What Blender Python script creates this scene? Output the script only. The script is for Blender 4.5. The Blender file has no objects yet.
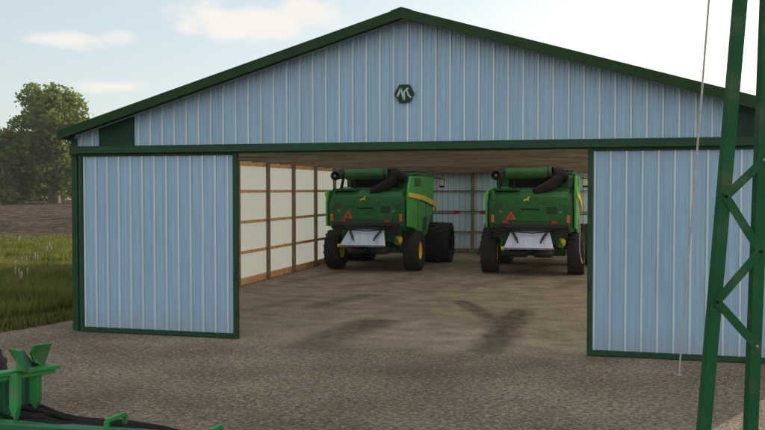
import bpy, bmesh, math, random
from mathutils import Vector, Matrix, noise
R = math.radians
random.seed(7)
scene = bpy.context.scene
C = scene.collection

# ------------------------------------------------------------------ materials
def new_mat(name):
    m = bpy.data.materials.new(name); m.use_nodes = True
    nt = m.node_tree; b = nt.nodes['Principled BSDF']
    return m, nt, b
def noise_col(nt, c1, c2, scale, detail=4, lo=.35, hi=.65, coord='Object', mapscale=(1,1,1)):
    tc = nt.nodes.new('ShaderNodeTexCoord'); mp = nt.nodes.new('ShaderNodeMapping')
    mp.inputs['Scale'].default_value = mapscale
    nt.links.new(tc.outputs[coord], mp.inputs[0])
    n = nt.nodes.new('ShaderNodeTexNoise'); n.inputs['Scale'].default_value = scale; n.inputs['Detail'].default_value = detail
    nt.links.new(mp.outputs[0], n.inputs['Vector'])
    r = nt.nodes.new('ShaderNodeValToRGB')
    r.color_ramp.elements[0].position = lo; r.color_ramp.elements[1].position = hi
    r.color_ramp.elements[0].color = (*c1, 1); r.color_ramp.elements[1].color = (*c2, 1)
    nt.links.new(n.outputs['Fac'], r.inputs[0])
    return r, n, mp
def mix(nt, a, b, fac, mode='MIX'):
    m = nt.nodes.new('ShaderNodeMixRGB'); m.blend_type = mode
    for s, v in ((0, fac), (1, a), (2, b)):
        if hasattr(v, 'links') or hasattr(v, 'is_linked'): nt.links.new(v, m.inputs[s])
        elif isinstance(v, tuple): m.inputs[s].default_value = (*v, 1)
        else: m.inputs[s].default_value = v
    return m.outputs[0]
def bump(nt, b, height, strength=.3, dist=.02):
    bn = nt.nodes.new('ShaderNodeBump'); bn.inputs['Strength'].default_value = strength; bn.inputs['Distance'].default_value = dist
    nt.links.new(height, bn.inputs['Height']); nt.links.new(bn.outputs[0], b.inputs['Normal'])
def simple(name, c1, c2=None, scale=3, rough=.6, metal=0, mapscale=(1,1,1), bmp=0, spec=.5, coat=0):
    m, nt, b = new_mat(name)
    c2 = c2 or tuple(x*.8 for x in c1)
    r, n, mp = noise_col(nt, c2, c1, scale, mapscale=mapscale)
    nt.links.new(r.outputs[0], b.inputs['Base Color'])
    b.inputs['Roughness'].default_value = rough; b.inputs['Metallic'].default_value = metal
    b.inputs['Specular IOR Level'].default_value = spec
    b.inputs['Coat Weight'].default_value = coat
    if bmp: bump(nt, b, n.outputs['Fac'], bmp, .01)
    return m

M = {}
# sheet metal: blue-grey with faint vertical weather streaks
def sheet(name, c1, c2):
    m, nt, b = new_mat(name)
    r, n, mp = noise_col(nt, c2, c1, 2.2, mapscale=(2.5, 2.5, .25), lo=.3, hi=.7)
    r2, n2, _ = noise_col(nt, (.80,.79,.76), (1,1,1), 9, mapscale=(3, 3, .12), lo=.3, hi=.55)
    col = mix(nt, r.outputs[0], r2.outputs[0], .55, 'MULTIPLY')
    # splash dirt low on the panels
    tc = nt.nodes.new('ShaderNodeTexCoord'); sp = nt.nodes.new('ShaderNodeSeparateXYZ'); nt.links.new(tc.outputs['Object'], sp.inputs[0])
    mr = nt.nodes.new('ShaderNodeMapRange'); mr.inputs[1].default_value = .0; mr.inputs[2].default_value = .55; mr.inputs[3].default_value = .75; mr.inputs[4].default_value = 0
    nt.links.new(sp.outputs['Z'], mr.inputs[0])
    ml = nt.nodes.new('ShaderNodeMath'); ml.operation = 'MULTIPLY'; nt.links.new(mr.outputs[0], ml.inputs[0]); nt.links.new(n2.outputs['Fac'], ml.inputs[1])
    col = mix(nt, col, (.22,.19,.15), ml.outputs[0])
    nt.links.new(col, b.inputs['Base Color'])
    bump(nt, b, n.outputs['Fac'], .35, .02)
    b.inputs['Roughness'].default_value = .42; b.inputs['Specular IOR Level'].default_value = .5
    return m
M['sheet'] = sheet('blue_sheet', (0.257,0.359,0.439), (0.224,0.322,0.401))
M['inner'] = sheet('inner_sheet', (.62,.80,.90), (.55,.72,.82))  # paler copy of the sheet, makes up for weak light inside the barn
M['rib'] = sheet('pale_rib', (0.440,0.502,0.510), (0.378,0.440,0.440))  # paler rib paint, also carries the highlight lines along the ribs
M['trim'] = simple('green_trim', (0.008,0.044,0.012), (0.006,0.032,0.009), 5, .6, spec=.25)
M['panel'] = simple('dark_green_panel', (.008,.034,.012), (.006,.026,.009), 4, .7, spec=.25)
M['soffit'] = simple('soffit_green', (.014,.040,.010), (.010,.028,.007), 3, .75, spec=.15)
M['wood'] = simple('rough_timber', (.75,.40,.19), (.55,.28,.13), 6, .8, mapscale=(1,1,1), bmp=.2)
M['post'] = simple('weathered_post', (.27,.185,.105), (.15,.10,.055), 7, .85, mapscale=(3,3,.4), bmp=.2)
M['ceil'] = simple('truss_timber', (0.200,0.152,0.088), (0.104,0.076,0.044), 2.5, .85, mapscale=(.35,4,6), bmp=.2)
M['emblem_light'] = simple('emblem_pale', (.34,.39,.36), (.28,.33,.30), 8, .5)
M['track'] = simple('track_steel', (.10,.10,.09), (.06,.06,.055), 8, .5, .6)
# side wall sheets, translucency added to bring light into the barn
m, nt, b = new_mat('translucent_sheet')
r, n, mp = noise_col(nt, (.88,.84,.75), (.93,.90,.82), 5)
nt.links.new(r.outputs[0], b.inputs['Base Color']); b.inputs['Roughness'].default_value = .6
tr = nt.nodes.new('ShaderNodeBsdfTranslucent'); tr.inputs[0].default_value = (1.0,.945,.85,1)
ms = nt.nodes.new('ShaderNodeMixShader'); ms.inputs[0].default_value = .85
nt.links.new(b.outputs[0], ms.inputs[1]); nt.links.new(tr.outputs[0], ms.inputs[2])
nt.links.new(ms.outputs[0], nt.nodes['Material Output'].inputs['Surface'])
M['lining'] = m
m, nt, b = new_mat('added_skylight_sheet'); b.inputs['Base Color'].default_value = (.85,.87,.84,1)  # unseen roof strips added to brighten the barn interior
tr = nt.nodes.new('ShaderNodeBsdfTranslucent'); tr.inputs[0].default_value = (.95,.95,.92,1)
ms = nt.nodes.new('ShaderNodeMixShader'); ms.inputs[0].default_value = .88
nt.links.new(b.outputs[0], ms.inputs[1]); nt.links.new(tr.outputs[0], ms.inputs[2]); nt.links.new(ms.outputs[0], nt.nodes['Material Output'].inputs['Surface'])
M['added_skylight'] = m
# machinery
def paint(name, c, c2, rough=.38, dirt=.35, spec=.35):
    m, nt, b = new_mat(name)
    r, n, mp = noise_col(nt, c2, c, 2.5, lo=.3, hi=.7)
    r2, n2, _ = noise_col(nt, (0,0,0), (1,1,1), 4.5, 8, lo=.5, hi=.72)
    mm = nt.nodes.new('ShaderNodeMath'); mm.operation = 'MULTIPLY'; mm.inputs[1].default_value = dirt
    nt.links.new(r2.outputs[0], mm.inputs[0])
    col = mix(nt, r.outputs[0], (.12,.10,.06), mm.outputs[0])
    nt.links.new(col, b.inputs['Base Color']); b.inputs['Roughness'].default_value = rough; b.inputs['Specular IOR Level'].default_value = spec
    bump(nt, b, n2.outputs['Fac'], .15, .01)
    return m
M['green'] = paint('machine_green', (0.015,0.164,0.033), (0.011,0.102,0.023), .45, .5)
M['green2'] = paint('lit_machine_green', (.085,.430,.085), (.07,.34,.07), .45, .3)  # lit copy of the machine green, light from the right put into the colour
M['bright'] = paint('implement_green', (.014,.200,.038), (.008,.115,.022), .45, .45)
M['deep'] = paint('frame_green', (.012,.105,.035), (.010,.075,.026), .45, .3)
M['tower'] = paint('tower_green', (0.006,0.072,0.019), (0.005,0.051,0.014), .65, .3, .15)
M['yellow'] = simple('machine_yellow', (.90,.72,.04), (.78,.60,.03), 5, .4)
M['rubber'] = simple('tyre_rubber', (.028,.026,.026), (.018,.017,.017), 9, .85, bmp=.2)
M['black'] = simple('black_plastic', (.022,.022,.024), (.014,.014,.015), 6, .55)
M['dark'] = simple('dark_screen', (.026,.020,.021), (.015,.012,.013), 10, .8, spec=.2)
M['steel'] = simple('bare_steel', (.60,.66,.84), (.53,.59,.76), 5, .5, .0)
M['greysteel'] = simple('grey_steel', (.25,.25,.25), (.18,.18,.18), 5, .5, .3)
M['red'] = simple('lamp_red', (.38,.03,.02), (.28,.02,.015), 5, .35)
M['orange'] = simple('reflector_orange', (.60,.09,.03), (.5,.07,.02), 5, .4)
M['amber'] = simple('lamp_amber', (.60,.17,.03), (.5,.13,.03), 5, .35)
M['lamp'] = simple('lamp_white', (.75,.75,.65), (.65,.65,.55), 5, .3)
M['glass'] = simple('cab_glass', (.03,.045,.045), (.02,.03,.03), 5, .08, spec=.8)
M['wire'] = simple('galvanised_wire', (.55,.52,.47), (.45,.42,.38), 12, .5)
M['hose'] = simple('rubber_hose', (.013,.012,.012), (.008,.008,.008), 12, .85, bmp=.1, spec=.15)

# ------------------------------------------------------------------ mesh builder
class MB:
    def __init__(s): s.v = []; s.f = []; s.mi = []; s.sm = []
    def add(s, vs, fs, mi=0, smooth=False, mat=None):
        o = len(s.v)
        if mat is not None: vs = [mat @ Vector(v) for v in vs]
        s.v += [tuple(v) for v in vs]
        for f in fs: s.f.append(tuple(i+o for i in f)); s.mi.append(mi); s.sm.append(smooth)
    def box(s, a, b, mi=0, mat=None):
        x0,y0,z0 = a; x1,y1,z1 = b
        vs = [(x0,y0,z0),(x1,y0,z0),(x1,y1,z0),(x0,y1,z0),(x0,y0,z1),(x1,y0,z1),(x1,y1,z1),(x0,y1,z1)]
        s.add(vs, [(0,3,2,1),(4,5,6,7),(0,1,5,4),(1,2,6,5),(2,3,7,6),(3,0,4,7)], mi, False, mat)
    def bar(s, p, q, w, h, mi=0, up=(0,0,1)):
        p = Vector(p); q = Vector(q); d = q-p; L = d.length; d.normalize()
        u = Vector(up)
        if abs(d.dot(u)) > .98: u = Vector((0,1,0))
        sx = d.cross(u).normalized(); sz = sx.cross(d).normalized()
        m = Matrix((sx, d, sz)).transposed().to_4x4(); m.translation = p
        s.box((-w/2,0,-h/2), (w/2,L,h/2), mi, m)
    def tube(s, pts, r, n=10, mi=0, cap=True):
        pts = [Vector(p) for p in pts]; rs = r if isinstance(r, (list,tuple)) else [r]*len(pts)
        vs = []; fs = []
        ref = Vector((.13,.21,.97)).normalized()
        for i, p in enumerate(pts):
            d = (pts[min(i+1,len(pts)-1)] - pts[max(i-1,0)]).normalized()
            if abs(d.dot(ref)) > .95: rr = Vector((1,0,0))
            else: rr = ref
            a = d.cross(rr).normalized(); b = d.cross(a).normalized()
            for k in range(n):
                t = 2*math.pi*k/n
                vs.append(p + (a*math.cos(t)+b*math.sin(t))*rs[i])
        for i in range(len(pts)-1):
            for k in range(n):
                fs.append((i*n+k, i*n+(k+1)%n, (i+1)*n+(k+1)%n, (i+1)*n+k))
        s.add(vs, fs, mi, True)
        if cap:
            s.add(vs[:n], [tuple(range(n))], mi); s.add(vs[-n:], [tuple(range(n-1,-1,-1))], mi)
    def lathe(s, prof, axis='x', c=(0,0,0), n=36, mi=0, smooth=True):   # prof: (along, radius)
        vs = []; fs = []; c = Vector(c)
        for a, r in prof:
            for k in range(n):
                t = 2*math.pi*k/n; y, z = r*math.cos(t), r*math.sin(t)
                vs.append(c + (Vector((a,y,z)) if axis=='x' else Vector((y,a,z)) if axis=='y' else Vector((y,z,a))))
        for i in range(len(prof)-1):
            for k in range(n): fs.append((i*n+k, i*n+(k+1)%n, (i+1)*n+(k+1)%n, (i+1)*n+k))
        s.add(vs, fs, mi, smooth)
    def prism(s, poly, a, b, plane='yz', mi=0):     # extrude polygon; plane 'yz' along x, 'xz' along y, 'xy' along z
        def P(u, v, w): return {'yz':(w,u,v), 'xz':(u,w,v), 'xy':(u,v,w)}[plane]
        n = len(poly)
        vs = [P(u,v,a) for u,v in poly] + [P(u,v,b) for u,v in poly]
        fs = [tuple(range(n)), tuple(range(2*n-1,n-1,-1))] + [(i,(i+1)%n,n+(i+1)%n,n+i) for i in range(n)]
        s.add(vs, fs, mi)
    def build(s, name, mats, parent=None, bevel=0, seg=2):
        me = bpy.data.meshes.new(name); me.from_pydata(s.v, [], s.f)
        mats = mats if isinstance(mats, (list,tuple)) else [mats]
        for m in mats: me.materials.append(M[m] if isinstance(m, str) else m)
        me.polygons.foreach_set('material_index', s.mi); me.polygons.foreach_set('use_smooth', s.sm)
        bm = bmesh.new(); bm.from_mesh(me); bmesh.ops.recalc_face_normals(bm, faces=bm.faces); bm.to_mesh(me); bm.free()
        me.update()
        o = bpy.data.objects.new(name, me); C.objects.link(o)
        if parent: o.parent = parent
        if bevel:
            bv = o.modifiers.new('bevel', 'BEVEL'); bv.width = bevel; bv.segments = seg; bv.limit_method = 'ANGLE'
        return o
def tag(o, label=None, cat=None, group=None, kind=None):
    for k, v in (('label',label),('category',cat),('group',group),('kind',kind)):
        if v: o[k] = v
    return o
def empty(name, loc, rz=0):
    e = bpy.data.objects.new(name, None); C.objects.link(e); e.location = loc; e.rotation_euler.z = rz; return e
def copy_tree(o, parent=None):
    c = o.copy(); C.objects.link(c)
    if parent: c.parent = parent
    for ch in list(o.children): copy_tree(ch, c)
    return c

# ------------------------------------------------------------------ terrain
YAW = R(14.58)
Fh = Vector((-math.sin(YAW), math.cos(YAW), 0)); Rh = Vector((math.cos(YAW), math.sin(YAW), 0))
def sstep(a, b, x):
    t = min(1, max(0, (x-a)/(b-a))); return t*t*(3-2*t)
def height(x, y):
    d = math.hypot(x, y)
    return .9*sstep(60, 160, d) + 2.2*sstep(170, 900, d) + .12*noise.noise(Vector((x*.02, y*.02, 0)))*sstep(45, 90, d)
def gridsheet(name, pts_rows, mat, off):
    me = bpy.data.meshes.new(name); vs = []; nr = len(pts_rows); nc = len(pts_rows[0])
    for row in pts_rows:
        for (x, y, dz) in row: vs.append((x, y, height(x, y)+off+dz))
    fs = [(i*nc+j, i*nc+j+1, (i+1)*nc+j+1, (i+1)*nc+j) for i in range(nr-1) for j in range(nc-1)]
    me.from_pydata(vs, [], fs); me.materials.append(mat)
    me.polygons.foreach_set('use_smooth', [True]*len(fs))
    o = bpy.data.objects.new(name, me); C.objects.link(o); return o
# radial sheet reaching the horizon
rad = [0, 8, 16, 25, 35, 45, 55, 65, 80, 95, 110, 130, 150, 180, 220, 300, 420, 600, 900, 1500, 3000, 6000]
rows = [[(r*math.cos(2*math.pi*k/96), r*math.sin(2*math.pi*k/96), 0) for k in range(97)] for r in rad]
m, nt, b = new_mat('meadow_soil')
r1, n1, _ = noise_col(nt, (.055,.075,.022), (.11,.12,.045), .35, 8)
r2, n2, _ = noise_col(nt, (.30,.27,.16), (.40,.36,.24), .05, 6)
tc = nt.nodes.new('ShaderNodeTexCoord'); ln = nt.nodes.new('ShaderNodeVectorMath'); ln.operation = 'LENGTH'
nt.links.new(tc.outputs['Object'], ln.inputs[0])
mr = nt.nodes.new('ShaderNodeMapRange'); mr.inputs[1].default_value = 160; mr.inputs[2].default_value = 172
nt.links.new(ln.outputs['Value'], mr.inputs[0])
nt.links.new(mix(nt, r1.outputs[0], r2.outputs[0], mr.outputs[0]), b.inputs['Base Color']); b.inputs['Roughness'].default_value = .95
b.inputs['Specular IOR Level'].default_value = .1
g = gridsheet('ground', rows, m, -.02); tag(g, 'grassy meadow ground running out to a pale stubble field at the horizon', 'ground', kind='structure')

# ploughed field band
m, nt, b = new_mat('ploughed_soil')
r1, n1, mp = noise_col(nt, (0.041,0.028,0.019), (0.105,0.074,0.048), 1.6, 9, coord='Object', mapscale=(1,1,1))
r2, n2, mp2 = noise_col(nt, (.55,.55,.55), (1,1,1), .18, 5)
nt.links.new(mix(nt, r1.outputs[0], r2.outputs[0], .8, 'MULTIPLY'), b.inputs['Base Color']); b.inputs['Roughness'].default_value = .95
b.inputs['Specular IOR Level'].default_value = .05
bump(nt, b, n1.outputs['Fac'], .8, .1)
rows = []
v = 43.5
while v < 150:
    row = []
    for k in range(101):
        u = -200 + 190*k/100
        p = Fh*v + Rh*u
        row.append((p.x, p.y, .09*math.sin(v*2*math.pi/2.4) + .07*noise.noise(Vector((u*.5, v*.9, 3))) + .10))
    rows.append(row); v += .45 + max(0, v-70)*.01
g = gridsheet('ploughed_field', rows, m, .02); tag(g, 'brown ploughed field behind the grass, in front of the trees', 'field', kind='structure')

# gravel yard
def gravel_chain(nt):
    r1, n1, _ = noise_col(nt, (0.116,0.088,0.060), (0.265,0.207,0.147), 15, 8, lo=.36, hi=.68)
    vo = nt.nodes.new('ShaderNodeTexVoronoi'); vo.inputs['Scale'].default_value = 34
    tcv = nt.nodes.new('ShaderNodeTexCoord'); nt.links.new(tcv.outputs['Object'], vo.inputs['Vector'])
    sepv = nt.nodes.new('ShaderNodeSeparateColor'); nt.links.new(vo.outputs['Color'], sepv.inputs[0])
    mrv = nt.nodes.new('ShaderNodeMapRange'); mrv.inputs[3].default_value = .62; mrv.inputs[4].default_value = 1.30; nt.links.new(sepv.outputs[0], mrv.inputs[0])
    r3, n3, _ = noise_col(nt, (.70,.68,.66), (1.08,1.07,1.05), .55, 5, lo=.35, hi=.65)
    r4, n4, _ = noise_col(nt, (.78,.76,.73), (1,1,1), .16, 4, lo=.4, hi=.6)
    c = mix(nt, r1.outputs[0], mrv.outputs[0], .9, 'MULTIPLY')
    c = mix(nt, c, r3.outputs[0], 1., 'MULTIPLY'); c = mix(nt, c, r4.outputs[0], .8, 'MULTIPLY')
    ad = nt.nodes.new('ShaderNodeMath'); ad.operation = 'ADD'; nt.links.new(n1.outputs['Fac'], ad.inputs[0]); nt.links.new(vo.outputs['Distance'], ad.inputs[1])
    return c, ad.outputs[0]
m, nt, b = new_mat('gravel')
c, hgt = gravel_chain(nt)
nt.links.new(c, b.inputs['Base Color']); b.inputs['Roughness'].default_value = .95; b.inputs['Specular IOR Level'].default_value = .12
bump(nt, b, hgt, .5, .02)
M['gravel'] = m
bm_ = MB()
edge = [(-9,-40),(-14,-20),(-14.2,0),(-13.2,8),(-12.6,12),(-12.0,14.2),(-11.6,15.2),(-11.35,16.6),(-11.1,18.5),(-11.0,24),(-10.9,41),(40,43),(46,0),(42,-40)]
me = bpy.data.meshes.new('gravel_yard')
me.from_pydata([(x, y, .006) for x, y in edge], [], [tuple(range(len(edge)))[::-1]]); me.materials.append(m)
o = bpy.data.objects.new('gravel_yard', me); C.objects.link(o); tag(o, 'grey brown gravel yard in front of the barn', 'yard', kind='structure')

# packed dirt floor inside the barn with tyre scuffs (stains with shapes of their own)
m, nt, b = new_mat('packed_dirt')
r1, n1, _ = noise_col(nt, (0.175,0.136,0.094), (0.322,0.257,0.187), 1.6, 9, lo=.3, hi=.7, mapscale=(.85,1.25,1))
r5, n5, _ = noise_col(nt, (.66,.65,.64), (1.2,1.2,1.2), 15, 8, lo=.3, hi=.7)
c = mix(nt, r1.outputs[0], r5.outputs[0], .8, 'MULTIPLY')
tc = nt.nodes.new('ShaderNodeTexCoord')
# capsule-shaped stains: (x0,y0,x1,y1,radius,strength)
stains = [(-5.25,14.9,-4.85,17.8,.52,.75),(-3.55,21.7,-2.15,18.3,.24,.75),(-1.95,20.3,-2.0,15.2,.34,.9),(-6.9,20.1,-6.2,22.4,.34,.6),
          (-7.4,24.2,-6.2,26.8,.30,.45),(-3.9,25.0,-2.9,27.8,.30,.4),(-1.2,25.6,-.7,27.6,.3,.5),(-9.6,25,-8.9,28.5,.26,.5),
          (-5.0,23.6,-4.6,26.2,.3,.3),(-8.2,19.0,-7.7,21.8,.22,.35),(-6.2,27.2,-5.9,32,.3,.35),(-3.0,13.4,-2.4,14.6,.4,.5)]
fac = None
nz = nt.nodes.new('ShaderNodeTexNoise'); nz.inputs['Scale'].default_value = 2.4; nz.inputs['Detail'].default_value = 7
nt.links.new(tc.outputs['Object'], nz.inputs['Vector'])
nzs = nt.nodes.new('ShaderNodeVectorMath'); nzs.operation = 'MULTIPLY_ADD'; nzs.inputs[1].default_value = (.42,.75,0); nzs.inputs[2].default_value = (-.21,-.375,0)
nt.links.new(nz.outputs['Color'], nzs.inputs[0])
ps = nt.nodes.new('ShaderNodeVectorMath'); ps.operation = 'ADD'; nt.links.new(tc.outputs['Object'], ps.inputs[0]); nt.links.new(nzs.outputs[0], ps.inputs[1])
def stain_fac(nt, ps, stains):
    fac = None
    for x0,y0,x1,y1,rd,st in stains:
        d = Vector((x1-x0, y1-y0, 0)); L2 = d.dot(d)
        sb = nt.nodes.new('ShaderNodeVectorMath'); sb.operation = 'SUBTRACT'; nt.links.new(ps.outputs[0], sb.inputs[0]); sb.inputs[1].default_value = (x0,y0,0)
        dt = nt.nodes.new('ShaderNodeVectorMath'); dt.operation = 'DOT_PRODUCT'; nt.links.new(sb.outputs[0], dt.inputs[0]); dt.inputs[1].default_value = d/L2
        cl = nt.nodes.new('ShaderNodeClamp'); nt.links.new(dt.outputs['Value'], cl.inputs[0])
        scn = nt.nodes.new('ShaderNodeVectorMath'); scn.operation = 'SCALE'; scn.inputs[0].default_value = d; nt.links.new(cl.outputs[0], scn.inputs['Scale'])
        s2 = nt.nodes.new('ShaderNodeVectorMath'); s2.operation = 'DISTANCE'; nt.links.new(sb.outputs[0], s2.inputs[0]); nt.links.new(scn.outputs[0], s2.inputs[1])
        mr = nt.nodes.new('ShaderNodeMapRange'); mr.interpolation_type = 'SMOOTHSTEP'
        mr.inputs[1].default_value = rd*.35; mr.inputs[2].default_value = rd*1.6; mr.inputs[3].default_value = st; mr.inputs[4].default_value = 0
        nt.links.new(s2.outputs['Value'], mr.inputs[0])
        if fac is None: fac = mr.outputs[0]
        else:
            mx = nt.nodes.new('ShaderNodeMath'); mx.operation = 'MAXIMUM'; nt.links.new(fac, mx.inputs[0]); nt.links.new(mr.outputs[0], mx.inputs[1]); fac = mx.outputs[0]
    return fac
# keep the stain plane flat (z removed)
fl = nt.nodes.new('ShaderNodeVectorMath'); fl.operation = 'MULTIPLY'; fl.inputs[1].default_value = (1,1,0)
nt.links.new(ps.outputs[0], fl.inputs[0])
sf0 = stain_fac(nt, fl, stains)
rb, nb_, _ = noise_col(nt, (.68,.68,.68), (1.15,1.15,1.15), 4.0, 8, lo=.32, hi=.64, mapscale=(1.3,.8,1))
sfm = nt.nodes.new('ShaderNodeMath'); sfm.operation = 'MULTIPLY'; sfm.use_clamp = True; nt.links.new(sf0, sfm.inputs[0]); nt.links.new(rb.outputs[0], sfm.inputs[1]); sf = sfm.outputs[0]
c = mix(nt, c, (.062,.048,.034), sf)
# the packed dirt gives way to gravel across the threshold
gc, gh = gravel_chain(nt)
spy = nt.nodes.new('ShaderNodeSeparateXYZ'); nt.links.new(ps.outputs[0], spy.inputs[0])
mry = nt.nodes.new('ShaderNodeMapRange'); mry.interpolation_type = 'SMOOTHSTEP'; mry.inputs[1].default_value = 14.2; mry.inputs[2].default_value = 16.6
nt.links.new(spy.outputs['Y'], mry.inputs[0])
mst = nt.nodes.new('ShaderNodeMath'); mst.operation = 'MULTIPLY'; mst.inputs[1].default_value = .7; nt.links.new(sf, mst.inputs[0])
gc = mix(nt, gc, (.062,.048,.034), mst.outputs[0])
c = mix(nt, gc, c, mry.outputs[0])
nt.links.new(c, b.inputs['Base Color']); b.inputs['Roughness'].default_value = .9; b.inputs['Specular IOR Level'].default_value = .2
bump(nt, b, gh, .5, .02)
# ragged front lip of the packed floor
front = [(-6.84,15.2)]
xs = -6.7
while xs < -.35:
    front.append((xs, 13.3 + .35*noise.noise(Vector((xs*1.1, 0, 5))) + .12*noise.noise(Vector((xs*4, 0, 9)))))
    xs += .15
front += [(-.28,15.2),(3.38,15.32),(3.38,38.5),(-10.55,38.5),(-10.55,15.32)]
me = bpy.data.meshes.new('barn_floor'); me.from_pydata([(x, y, .0085) for x, y in front], [], [tuple(range(len(front)))]); me.materials.append(m)
o = bpy.data.objects.new('barn_floor', me); C.objects.link(o); tag(o, 'packed dirt floor of the open barn with dark tyre scuffs', 'floor', kind='structure')

# loose stones on the yard (one uncountable mass)
mb = MB()
rs = random.Random(3)
for i in range(7000):
    t = rs.random()
    u = rs.uniform(-9, 7); v = 6 + 12*t
    p = Fh*v + Rh*u
    if -6.9 < p.x < -.2 and p.y > 15.6*rs.uniform(.88,1): continue
    if p.y > 15.0 and p.x > -10.9: continue
    if p.x < -11.4: continue
    s = rs.uniform(.008, .022)*(1+.6*(rs.random()<.04))
    a = rs.uniform(0, 6.28); ca, sa = math.cos(a)*s, math.sin(a)*s
    h = s*rs.uniform(.4, .9)
    mb.add([(p.x+ca,p.y+sa,.004),(p.x-sa*.8,p.y+ca*.8,.004),(p.x-ca,p.y-sa,.004),(p.x+sa*.9,p.y-ca*.9,.004),(p.x+ca*.3,p.y,.006+h)],
           [(0,1,4),(1,2,4),(2,3,4),(3,0,4)], rs.randrange(3))
M['st1'] = simple('stone_a', (.21,.18,.145), (.16,.135,.11), 20, .9); M['st2'] = simple('stone_b', (.17,.145,.12), (.12,.10,.085), 20, .9); M['st3'] = simple('stone_c', (.23,.20,.165), (.19,.165,.135), 20, .9)
o = mb.build('loose_stones', ['st1','st2','st3']); tag(o, 'loose small stones scattered over the gravel yard', 'stones', kind='stuff')

# grass beside the barn
def leafmat(name, c1, c2, trans=.35, scale=1.2):
    m, nt, b = new_mat(name)
    r, n, _ = noise_col(nt, c1, c2, scale, 5, lo=.3, hi=.7)
    nt.links.new(r.outputs[0], b.inputs['Base Color']); b.inputs['Roughness'].default_value = .7; b.inputs['Specular IOR Level'].default_value = .15
    t = nt.nodes.new('ShaderNodeBsdfTranslucent')
    nt.links.new(mix(nt, r.outputs[0], (1.5,1.5,.8), 1., 'MULTIPLY'), t.inputs[0])
    ms = nt.nodes.new('ShaderNodeMixShader'); ms.inputs[0].default_value = trans
    nt.links.new(b.outputs[0], ms.inputs[1]); nt.links.new(t.outputs[0], ms.inputs[2])
    nt.links.new(ms.outputs[0], nt.nodes['Material Output'].inputs['Surface'])
    return m
M['grass1'] = leafmat('grass_green', (0.054,0.072,0.014), (0.113,0.131,0.029), .4)
M['grass2'] = leafmat('grass_olive', (0.089,0.094,0.027), (0.155,0.140,0.051), .4)
mb = MB()
def yard_edge(y):
    pts = edge[:11]
    for (x0,y0),(x1,y1) in zip(pts, pts[1:]):
        if y0 <= y <= y1: return x0+(x1-x0)*(y-y0)/(y1-y0)
    return -11
cnt = 0
while cnt < 75000:
    v = 12 + 34*rs.random()**1.15
    u = rs.uniform(-.475*v-1.5, -.31*v+.3)
    p = Fh*v + Rh*u
    if p.x > yard_edge(p.y) - .02 - .5*rs.random()**3 + .18*noise.noise(Vector((0, p.y*1.3, 1))): continue
    if v > 45.2: continue
    cnt += 1
    near = p.x > yard_edge(p.y) - .8
    cl = .6 + .7*noise.noise(Vector((p.x*.6, p.y*.6, 0)))
    h = (rs.uniform(.06,.26) if near else rs.uniform(.26,.56))*(.7+.5*cl) 
    w = rs.uniform(.012,.022)*(v/18)**.8; a = rs.uniform(0, 6.28)
    dx, dy = math.cos(a)*w, math.sin(a)*w
    lx, ly = rs.gauss(0,.12)*h*2, rs.gauss(0,.12)*h*2
    z = height(p.x, p.y)-.01
    mb.add([(p.x-dx,p.y-dy,z),(p.x+dx,p.y+dy,z),(p.x+lx*.4+dx*.7,p.y+ly*.4+dy*.7,z+h*.6),(p.x+lx*.4-dx*.7,p.y+ly*.4-dy*.7,z+h*.6),(p.x+lx,p.y+ly,z+h)],
           [(0,1,2,3),(3,2,4)], 1 if rs.random() < .35 else 0)
o = mb.build('tall_grass', ['grass1','grass2']); tag(o, 'tall green grass growing left of the barn', 'grass', kind='stuff')

# weeds with pale seed heads
M['seed'] = simple('pale_seed_head', (0.336,0.264,0.192), (0.240,0.184,0.128), 15, .9)
def weed(x, y, h, n, label):
    root = empty('weed', (x, y, height(x, y))); tag(root, label, 'weed', 'pale flowering weeds in the grass')
    st = MB(); lf = MB()
    for k in range(n):
        hd = MB()
        a = rs.uniform(0, 6.28); l = rs.uniform(.05,.22); hh = h*rs.uniform(.75,1)
        p1 = Vector((math.cos(a)*l*.4, math.sin(a)*l*.4, hh*.55)); p2 = Vector((math.cos(a)*l, math.sin(a)*l, hh))
        st.tube([(0,0,0), p1, p2], [.008,.006,.004], 5)
        hd.lathe([(-.13,.001),(-.10,.014),(-.07,.012),(-.04,.021),(-.01,.015),(.02,.023),(.05,.014),(.08,.001)], 'z', p2, 7)
        hd.build('seed_head', 'seed', root)
        for q in range(5):
            t = rs.random()*.8; b0 = Vector((0,0,0)).lerp(p1, t); aa = rs.uniform(0,6.28); e = Vector((math.cos(aa),math.sin(aa),.4))*.13
            sd = Vector((-math.sin(aa),math.cos(aa),0))*.02
            lf.add([b0, b0+e*.5+sd, b0+e, b0+e*.5-sd], [(0,1,2,3)])
    st.build('stem', 'grass2', root); lf.build('leaf', 'grass1', root)
weed(-14.6, 18.9, .85, 5, 'tallest pale headed weed at the edge of the shaded grass, nearest the gravel')
weed(-16.6, 21.6, .90, 4, 'pale headed weed in the shaded grass behind the nearest weed')
weed(-18.9, 25.2, .75, 3, 'pale weed standing where the shaded grass turns sunlit')
weed(-21.0, 28.9, .80, 3, 'single pale weed in the sunlit grass nearest the barn wall')
weed(-25.6, 33.2, .80, 2, 'farthest pale weed, in the sunlit grass by the ploughed field')

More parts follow.
